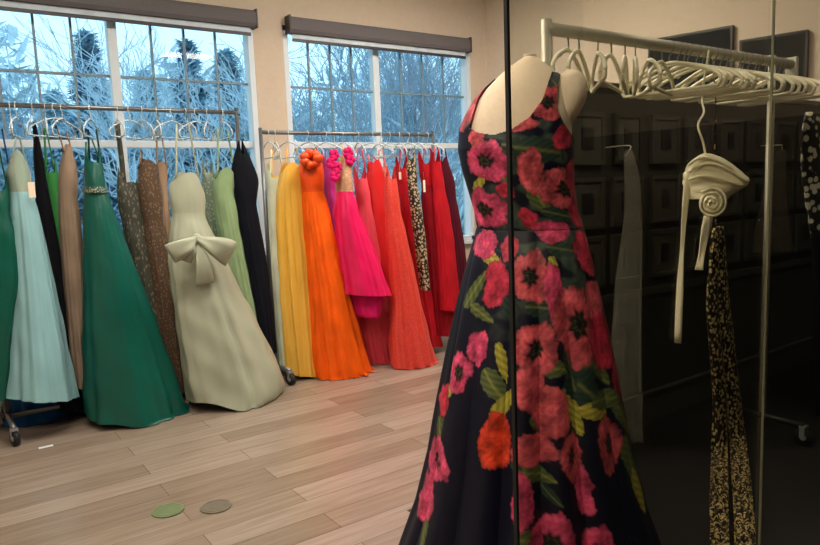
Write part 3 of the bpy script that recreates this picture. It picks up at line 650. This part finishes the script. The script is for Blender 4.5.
flowers = [  # x, y, rx, ry, colour, centre
 (491,162,20,19,PINK,1),(492,208,19,19,PINK,1),(480,140,8,9,SAL,0),(531,172,12,22,SAL,0),(560,140,9,12,RED,0),(557,189,19,20,SAL,1),(529,216,9,10,RED,0),(551,229,17,11,PINK,0),(474,100,12,20,RED,0),(545,106,18,17,SAL,1),(522,127,15,8,SAL,0),(570,176,6,18,RED,0),(508,190,9,8,RED,0),(470,118,8,14,SAL,0),(574,212,7,16,RED,0),
 (489,242,13,13,PINK,0),(500,277,13,22,RED,0),(531,270,18,24,SAL,1),(552,282,9,26,PINK,0),(536,334,20,24,SAL,1),(572,314,20,36,SAL,1),(596,334,11,28,RED,0),(483,336,10,16,PINK,0),(466,361,10,19,PINK,1),(532,366,14,22,SAL,0),(551,388,16,22,SAL,0),(581,250,8,22,RED,0),(512,244,8,12,RED,0),(590,292,8,16,SAL,0),
 (446,446,12,19,PINK,1),(434,484,9,22,PINK,0),(501,413,15,24,ORG,0),(535,418,20,14,SAL,0),(526,460,9,24,PINK,0),(568,426,11,21,SAL,1),(602,424,12,26,SAL,1),(580,458,7,21,PINK,0),(552,494,20,24,PINK,1),(531,524,17,22,PINK,1),(560,536,20,18,PINK,0),(592,511,14,27,PINK,1),(446,392,9,15,RED,0),(427,540,9,20,PINK,0),(614,372,7,18,RED,0),
 (470,600,16,20,PINK,1),(560,600,20,24,PINK,1),(630,580,16,24,PINK,0)]
leaves = [ # x,y,len,wid,angle,colour
 (484,146,9,4,.6,OLV),(483,184,10,4,-.8,YLG),(520,150,16,7,.2,DGR),(540,152,22,12,.1,DGR),(540,200,16,9,1.2,OLV),(536,182,12,7,.5,DGR),(560,214,16,6,.3,DGR),(505,176,9,4,1.4,OLV),(556,93,10,6,1.2,DGR),
 (494,254,16,6,.7,YLG),(480,285,20,5,-1.2,OLV),(486,305,14,5,.5,OLV),(543,298,16,8,.1,DGR),(514,300,14,6,1.4,DGR),(560,246,14,7,.2,DGR),(499,366,16,9,.9,OLV),(506,346,18,4,1.3,YLG),(509,380,16,6,-.9,YLG),(570,388,24,6,1.3,YLG),(552,350,14,8,.2,OLV),(580,372,22,12,.9,DGR),(590,392,14,7,.4,YLG),(540,398,12,6,1.0,OLV),(568,352,20,5,1.4,DGR),
 (537,438,18,7,.3,OLV),(521,432,8,4,1,DGR),(531,490,10,8,.2,OLV),(626,455,34,6,1.45,OLV),(632,478,22,5,1.5,YLG),(620,410,20,6,1.2,OLV),(604,386,16,8,.2,OLV),(550,455,12,4,.8,DGR),(546,512,16,5,1.1,YLG),(457,380,10,4,-1,YLG),(440,420,12,4,1.4,OLV),(434,510,14,4,1.4,OLV),(582,350,8,20,0,DGR),(596,362,12,5,1.1,OLV),(552,262,10,4,1.4,YLG)]
def pattern(ys, ths, ctr):
    n = len(ys); N = len(ths); th = np.where(np.abs(ths) > PI/2, np.sign(ths)*PI-ths, ths)  # back mirrors the front
    T, Y = np.meshgrid(th, ys); base = np.tile(NAV, (n, N, 1)).astype(float)
    cx = np.array([(a+b)/2 for a, b in ctr]); hw = np.array([(b-a)/2 for a, b in ctr])
    rs = np.random.RandomState(3)
    def loc(x, y, rx):
        c = np.interp(y, ys, cx); h = np.interp(y, ys, hw); t1 = math.asin(max(-.995, min(.995, (x-rx-c)/h))); t2 = math.asin(max(-.995, min(.995, (x+rx-c)/h)))
        return (t1+t2)/2, max((t2-t1)/2, .03)
    def nz(X_, Y_, f, sd):
        r_ = np.random.RandomState(sd); o_ = 0
        for q in range(6): a_ = r_.uniform(0, 6.3); g_ = f*r_.uniform(.6, 1.7); o_ = o_+np.sin(X_*g_*math.cos(a_)+Y_*g_*math.sin(a_)+r_.uniform(0, 6.3)+1.3*np.sin(Y_*g_*.6+q))
        return o_/6
    Xp = T*hw[:, None]
    under = np.clip((nz(Xp, Y, .22, 5)+.12)*4, 0, 1)*np.clip((340-Y)/60, 0, 1)*(Y > 50)*np.clip((np.sin(T)+.75)*3, 0, 1)
    base = base*(1-under[..., None])+(np.array(lin((64, 78, 68))[:3])*(.8+.5*nz(Xp, Y, .5, 6))[..., None])*under[..., None]
    wx = nz(Xp, Y, .35, 7)*2.2; wy = nz(Xp, Y, .35, 8)*2.2; blot = nz(Xp, Y, .28, 9); blot2 = nz(Xp, Y, .9, 10)
    for (x, y, l, w, an, c) in leaves:
        t0, dt = loc(x, y, 10); dx = (T-t0)/dt*10; dy = (Y-y); u = dx*math.cos(an)+dy*math.sin(an); v = -dx*math.sin(an)+dy*math.cos(an)
        q = (u/l)**2+(v/(w*(1-.35*u/l)+.1))**2; ms = q*(1+.1*np.sin(u*.9)) < 1
        vein = np.exp(-(v/(w*.14))**2); sh = .7+.5*np.sin(u*.8+v)*.4
        base[ms] = (c[None]*(sh[ms][:, None]) + .25*vein[ms][:, None]*np.array(YLG)[None])
    for (x, y, rx, ry, c, ce) in flowers:
        t0, dt = loc(x, y, rx); dx = (T-t0)/dt+wx/rx; dy = (Y-y)/ry+wy/ry; r = np.sqrt(dx**2+dy**2); a = np.arctan2(dy, dx); p = rs.uniform(0, 6)
        edge = 1+.07*np.cos(3*a+p)+.05*np.cos(5*a+2*p)+.03*np.cos(13*a+p)+.02*np.cos(29*a)
        ms = r < edge
        pet = np.abs(np.cos(2*a+p/2+.5*np.sin(3*r+p))); streak = .86+.10*np.sin(15*a+3*np.sin(6*r))+.16*np.cos(7*r+2*np.cos(a+p))
        colr = .76*c[None, None]*(streak*(.70+.38*pet**.35))[..., None]+.10*np.array([1, .5, .5])*(np.clip(r-.7, 0, 1)*pet)[..., None]
        colr = colr*(1+.75*blot+.3*blot2)[..., None]*(1-.45*np.exp(-((edge-r)/.09)**2))[..., None]; colr[..., 1:] *= (1+.35*blot2[..., None])
        if ce:
            k = np.clip((r-.28-.07*np.cos(7*a))/.16, 0, 1)[..., None]; colr = colr*k+BLK*(1-k)
            sp_ = (np.abs(r-.16) < .04) & (np.cos(12*a) > .5); colr[sp_] = OLV*.7
        base[ms] = np.clip(colr[ms], 0.006, 1)
    return base
def floral_mat():
    m, nt, b = newmat('poppy_print_satin'); a = nt.nodes.new('ShaderNodeVertexColor'); a.layer_name = 'print'
    nt.links.new(a.outputs[0], b.inputs['Base Color']); b.inputs['Roughness'].default_value = .5; b.inputs['Specular IOR Level'].default_value = .22
    return m
M_floral = floral_mat()
def inpoly(x, y, P):
    c = False; j = len(P)-1
    for i in range(len(P)):
        if (P[i][1] > y) != (P[j][1] > y) and x < (P[j][0]-P[i][0])*(y-P[i][1])/(P[j][1]-P[i][1])+P[i][0]: c = not c
        j = i
    return c
neck = [(488, 86), (480, 100), (472, 130), (480, 135), (496, 138), (513, 133), (530, 121), (542, 104), (551, 76), (552, 50), (480, 50)]
armR = [(561, 66), (557, 85), (555, 110), (562, 125), (573, 140), (600, 140), (600, 50), (561, 50)]
def floral_part(name, rows, n, N, bfun, folds, mask):
    ys, ths, V, ctr = ringsurf(rows, n, N, bfun, 1.0, folds); colr = pattern(ys, ths, ctr)
    cx = [(a+b)/2 for a, b in ctr]; hw = [(b-a)/2 for a, b in ctr]
    fs = []
    for i in range(n-1):
        for j in range(N):
            if mask:
                th = ths[j]+PI/N; y = (ys[i]+ys[i+1])/2; x = cx[i]+hw[i]*math.sin(th)
                if abs(th) < PI/2:
                    if inpoly(x, y, neck) or inpoly(x, y, armR) or y < 74: continue
                    if y < 86 and x < 500: continue
                else:
                    xm = x
                    if (y < 150 and abs(math.sin(th)) < .62) or y < 80 or inpoly(x, y, armR): continue
            fs.append((i*N+j, (i+1)*N+j, (i+1)*N+(j+1) % N, i*N+(j+1) % N))
    V = V.reshape(-1, 3).copy(); V[:, 2] = np.maximum(V[:, 2], .012)
    me = bpy.data.meshes.new(name); me.vertices.add(len(V)); me.vertices.foreach_set('co', V.astype(np.float32).ravel())
    me.loops.add(len(fs)*4); me.polygons.add(len(fs)); F_ = np.array(fs, dtype=np.int32)
    me.loops.foreach_set('vertex_index', F_.ravel()); me.polygons.foreach_set('loop_start', np.arange(0, len(fs)*4, 4, dtype=np.int32))
    me.polygons.foreach_set('loop_total', np.full(len(fs), 4, dtype=np.int32)); me.update(calc_edges=True); me.validate()
    me.polygons.foreach_set('use_smooth', [True]*len(me.polygons))
    at = me.color_attributes.new('print', 'FLOAT_COLOR', 'POINT'); cc = np.ones((len(V), 4), np.float32); cc[:, :3] = colr.reshape(-1, 3); at.data.foreach_set('color', cc.ravel())
    me.materials.append(M_floral); o = bpy.data.objects.new(name, me); COL.objects.link(o); o.parent = gownr
    o.matrix_parent_inverse = Matrix.Translation(-gownr.location)
    sd = o.modifiers.new('thick', 'SOLIDIFY'); sd.thickness = .003; sd.offset = 1
    return o
def bsk(y): return float(np.interp(y, [228, 260, 400, 545, 657], [.10, .14, .24, .32, .37]))
def fold(y, th):
    t = max(0, (y-228)/430); am = .012+.05*min(1, t*2.2)
    return am*(.8*(np.abs(np.cos(6.5*th+.6+.9*np.sin(2*th)))*2-1.2)+.35*np.cos(17*th+1.5*np.sin(3*th)+t*2))*1.0
floral_part('bodice', grow, 190, 420, lambda y: bdepth(y)+.006, None, True)
floral_part('skirt', srow, 400, 520, bsk, fold, False)

# ---------------------------------------------------------------- sheer veil, headpiece, beaded scarf
M_sheer = sheer('grey_tulle', (190, 190, 172), .26)
veil = thing('sheer_veil', tuple(onY(622, 440, 2.05)), 'long sheer grey tulle veil hanging against the dark stand-in for the reflected wall right of the floral gown', 'veil')
V, fs, _, _ = loft([(150, 624, 632), (160, 622, 637), (180, 626, 641), (215, 625, 642), (280, 616, 641), (360, 612, 640), (440, 610, 640)], 2.05, .015, .05, 6, .15, 26, 60, capt=True, seed=3)
link('tulle', V, fs, M_sheer, veil)
mb = MB(); a = onY(628, 152, 2.05); mb.tube(catmull([a+np.array([-.02, 0, -.02]), a, a+np.array([.01, .0, .03]), a+np.array([.0, .142, .03])], 5), .003, 6); mb.build('hook', M_hangerc, veil, True)
v2 = thing('sheer_wrap', tuple(onY(770, 250, 2.05)), 'small sheer brown wrap hanging right of the cream headpiece', 'wrap')
V, fs, _, _ = loft([(150, 778, 786), (185, 764, 786), (225, 756, 790), (252, 754, 792)], 2.05, .01, .02, 6, .12, 14, 48, capt=True, seed=4)
link('wrap_cloth', V, fs, sheer('brown_tulle', (110, 100, 80), .3), v2)
mb = MB(); a = onY(782, 150, 2.05); mb.tube([a, a+np.array([0, .0, .03]), a+np.array([0, .142, .035])], .003, 6); mb.build('hook', M_hangerc, v2, True)

M_satc = mat('cream_satin', (236, 230, 192), .5, 0, .04, 12, .1)
HY = 1.5
hc = onY(712, 195, HY); hv_ = np.array([hc[0], hc[1], 0.]); hv_ /= np.linalg.norm(hv_); he = np.array([hv_[1], -hv_[0], 0.])
def hpt(x, y, off=0): return on_plane(x, y, hc-hv_*off, hv_)
hp = thing('satin_headpiece', tuple(hc), 'cream satin rosette headpiece with long ribbon tails hanging from the steel rack', 'headpiece')
V, fs, _, _ = loft([(154, 702, 712), (157, 696, 722), (163, 689, 731), (170, 685, 739), (178, 683, 748), (184, 684, 749), (189, 685, 740), (194, 686, 731), (199, 687, 727)], 0, .07, .05, 4, .05, 30, 90, seed=9, capt=True, e=he, p0=hc)
fs.append(tuple((30-1)*90+k for k in range(90))[::-1])
link('folded_brim', V, fs, M_satc, hp)
# creased pleats along the brim
for q, pts in enumerate(([(689, 172), (706, 164), (726, 168), (747, 182)], [(688, 180), (704, 176), (722, 180), (745, 186)], [(687, 166), (700, 158), (716, 160), (733, 169)])):
    mb = MB(); mb.tube(catmull([hpt(x, y, .068+.004*q-.03*(x > 735)) for x, y in pts], 6), [.004]+[.010]*17+[.004], 8, flat=.6); mb.build('pleat', M_satc, hp, True)
vs = []; fs = []; c0 = hpt(712, 203, .05); nS = 110
rb = MB(); rb.ball(c0+hv_*.03, (.052, .045, .055), 20, 12); rb.build('rosette_base', M_satc, hp, True)
for i in range(nS):
    t = i/nS; a = t*2*PI*3.4; r_ = .004+.050*t; up = np.array([0, 0, 1.])
    rip = .004*math.sin(a*3.7)
    for (off, dr) in ((.034-.020*t+rip, 0.0), (.026-.022*t, .006), (-.02, .005)):
        vs.append(c0-hv_*off+he*(r_+dr)*math.cos(a)+up*(r_+dr)*math.sin(a)*1.08)
for i in range(nS-1):
    for k in range(2): fs.append((i*3+k, i*3+k+1, i*3+k+4, i*3+k+3))
o = link('rosette', vs, fs, M_satc, hp); sd = o.modifiers.new('t', 'SOLIDIFY'); sd.thickness = .004
def ribbon(pts, w, name, parent, m):
    vs = []; fs = []; P = catmull([hpt(x, y, o_) for x, y, o_ in pts], 6); n = len(P)
    for i, p in enumerate(P):
        s_ = w*(.8+.25*math.sin(i*.5)+.25*i/n)/2; tw = .5*math.sin(i*.3); d = he*math.cos(tw)+hv_*math.sin(tw)
        for k in (-1, -.4, .3, 1): vs.append(p+d*s_*k-hv_*.004*math.cos(k*2+i*.4))
    for i in range(n-1):
        for k in range(3): fs.append((4*i+k, 4*i+k+1, 4*i+k+5, 4*i+k+4))
    o = link(name, vs, fs, m, parent); sd = o.modifiers.new('t', 'SOLIDIFY'); sd.thickness = .003; return o
ribbon([(688, 172, .03), (684, 220, .04), (681, 270, .04), (678, 343, .04)], .024, 'ribbon_tail', hp, M_satc)
ribbon([(709, 212, .05), (704, 240, .05), (699, 270, .05)], .034, 'ribbon_tail', hp, M_satc)
mb = MB(); mb.tube(catmull([hpt(706, 158), hpt(703, 142), hpt(698, 125), onY(704, 112, R3Y-.08), onY(702, 96, R3Y), (onY(702, 60, R3Y)[0], R3Y-.03, RZ3+.0)], 5), .0045, 6)
mb.build('hanging_loop', M_satc, hp, True)

M_leo = spotted('gold_beads', (20, 17, 12), (214, 190, 130), 62, .42, .35, .3, (1, 1, .8))
sc = thing('beaded_scarf', tuple(onZ(727, 450)), 'long gold and black beaded scarf hanging below the cream headpiece to the floor', 'scarf')
for i, (rws, sd_) in enumerate((([(228, 712, 720), (300, 706, 718), (400, 714, 727), (480, 712, 728), (600, 712, 730)], 1), ([(226, 716, 724), (300, 716, 729), (400, 727, 741), (480, 732, 750), (600, 736, 758)], 2))):
    V, fs, _, _ = loft(rws, 1.72, .012, .03, 4, .2, 60, 40, seed=sd_, capt=True, floor=True); link('beaded_panel', V, fs, M_leo, sc)
mb = MB(); mb.tube(catmull([onY(716, 230, 1.72), onY(714, 170, 1.72), onY(716, 110, 1.72), (onY(716, 80, 1.7)[0], 1.72, RZ3)], 5), .003, 6); mb.build('cord', M_leo, sc, True)

# black and white garment at right edge
M_bw = spotted('black_white', (14, 14, 14), (200, 196, 170), 26, .42, .6)
g = thing('patterned_jacket', tuple(onY(815, 300, 1.75)), 'black and white patterned garment hanging at the right edge of the photo', 'jacket')
V, fs, _, _ = loft([(112, 806, 830), (125, 800, 850), (180, 803, 860), (240, 812, 868)], 1.62, .03, .05, 5, .06, 16, 60, seed=5); link('jacket_body', V, fs, M_bw, g)
V, fs, _, _ = loft([(238, 811, 868), (330, 815, 880), (430, 818, 890)], 1.62, .05, .06, 5, .06, 12, 60, seed=5, capt=False); link('lower_panel', V, fs, C['black'], g)

# ---------------------------------------------------------------- glass partition in front of the form
GY = .85
M_gl = pane_mat('tinted_pane', (.915, .915, .875), .012, top=.18)
xe = onY(508, 20, GY)[0]; xs_ = onY(768, 200, GY)[0]
gp = thing('glass_door', (xe, GY, 0), 'frameless tinted glass panel with a black edge standing before the dress form', 'glass panel')
mb = MB(); mb.box((xe, GY-.005, .01), (xs_, GY+.005, 2.7)); mb.build('pane', M_gl, gp)
mb = MB(); mb.box((xe-.006, GY-.004, .0), (xe, GY+.004, 2.7)); mb.build('edge_seal', mat('edge_seal', (8, 8, 10), .6, 0, .05), gp)
gp2 = thing('fixed_glass_panel', (xs_+.006, GY, 0), 'frameless tinted glass panel at the right edge of the photo beyond the pale seam', 'glass panel')
mb = MB(); mb.box((xs_+.006, GY-.005, .01), (3.0, GY+.005, 2.7)); mb.build('pane', M_gl, gp2)
mb = MB(); mb.box((xs_+.0015, GY-.003, .0), (xs_+.0045, GY+.003, 2.7)); mb.build('seam_strip', mat('seam_strip', (120, 120, 98), .4), gp2)

# ---------------------------------------------------------------- floor discs
for (x, y, c, lab) in ((168, 511, (112, 128, 92), 'greenish round floor cover, left of the two discs in the wood floor'), (216, 507, (112, 106, 92), 'grey-brown round floor cover, right of the two discs in the wood floor')):
    p = onZ(x, y); r = thing('floor_cover', (p[0], p[1], 0), lab, 'floor cover'); mb = MB(); mb.cyl((p[0], p[1], .003), (0, 0, 1), .066, .006, 40)
    mm = mat('disc_%d' % c[0]+str(c[1]), c, .45, .2, .12, 40); mb.build('cover_plate', mm, r, False, .001)
    mb = MB(); pts = [(p[0]+.054*math.cos(a), p[1]+.054*math.sin(a), .006) for a in np.linspace(0, 2*PI, 33)]; mb.tube(pts, .0012, 5); mb.build('rim_ring', mm, r, True)
p = onZ(46, 447); mb = MB(); mb.box((p[0]-.035, p[1]-.012, 0.0005), (p[0]+.035, p[1]+.012, .003)); tag(mb.build('paper_scrap', M_white), 'small white paper scrap on the floor near the left caster', 'paper')

# ---------------------------------------------------------------- lights
def panel(x, y, w, h, s, rgb, lab):
    r = thing('ceiling_light', (x, y, CE-.03), lab, 'ceiling light')
    mb = MB(); mb.box((x-w/2-.03, y-h/2-.03, CE-.04), (x+w/2+.03, y+h/2+.03, CE-.001)); mb.build('housing', M_white, r)
    mb = MB(); mb.box((x-w/2, y-h/2, CE-.046), (x+w/2, y+h/2, CE-.041)); mb.build('diffuser', emis('lamp_%s' % lab[:12], rgb, s), r)
warm = (255, 242, 226)
panel(.8, 2.9, 1.2, .6, 30, warm, 'ceiling light panel above the middle of the wood floor')
panel(3.2, 3.2, 1.2, .6, 38, warm, 'ceiling light panel above the right rack of gowns')
panel(-.3, .8, 1.2, .6, 26, warm, 'ceiling light panel above the place the photo is taken from')
panel(3.0, 1.1, .6, .3, 22, warm, 'small ceiling light above the dark floor')  # unseen lamp added to brighten the right side behind the glass
w = bpy.data.worlds.new('sky'); SC.world = w; w.use_nodes = True; nt = w.node_tree; bg = nt.nodes['Background']
tc = nt.nodes.new('ShaderNodeTexCoord'); sx = nt.nodes.new('ShaderNodeSeparateXYZ'); rp = nt.nodes.new('ShaderNodeValToRGB')
nt.links.new(tc.outputs['Generated'], sx.inputs[0]); nt.links.new(sx.outputs[2], rp.inputs[0]); nt.links.new(rp.outputs[0], bg.inputs[0])
rp.color_ramp.elements[0].color = (.80, .95, 1, 1); rp.color_ramp.elements[1].color = (.62, .85, 1, 1); rp.color_ramp.elements[1].position = .8
bg.inputs[1].default_value = 1.7

vs_ = SC.view_settings; vs_.view_transform = 'Standard'; vs_.look = 'None'; vs_.exposure = 0; vs_.gamma = 1; vs_.use_curve_mapping = False
SC.cycles.transparent_max_bounces = 24
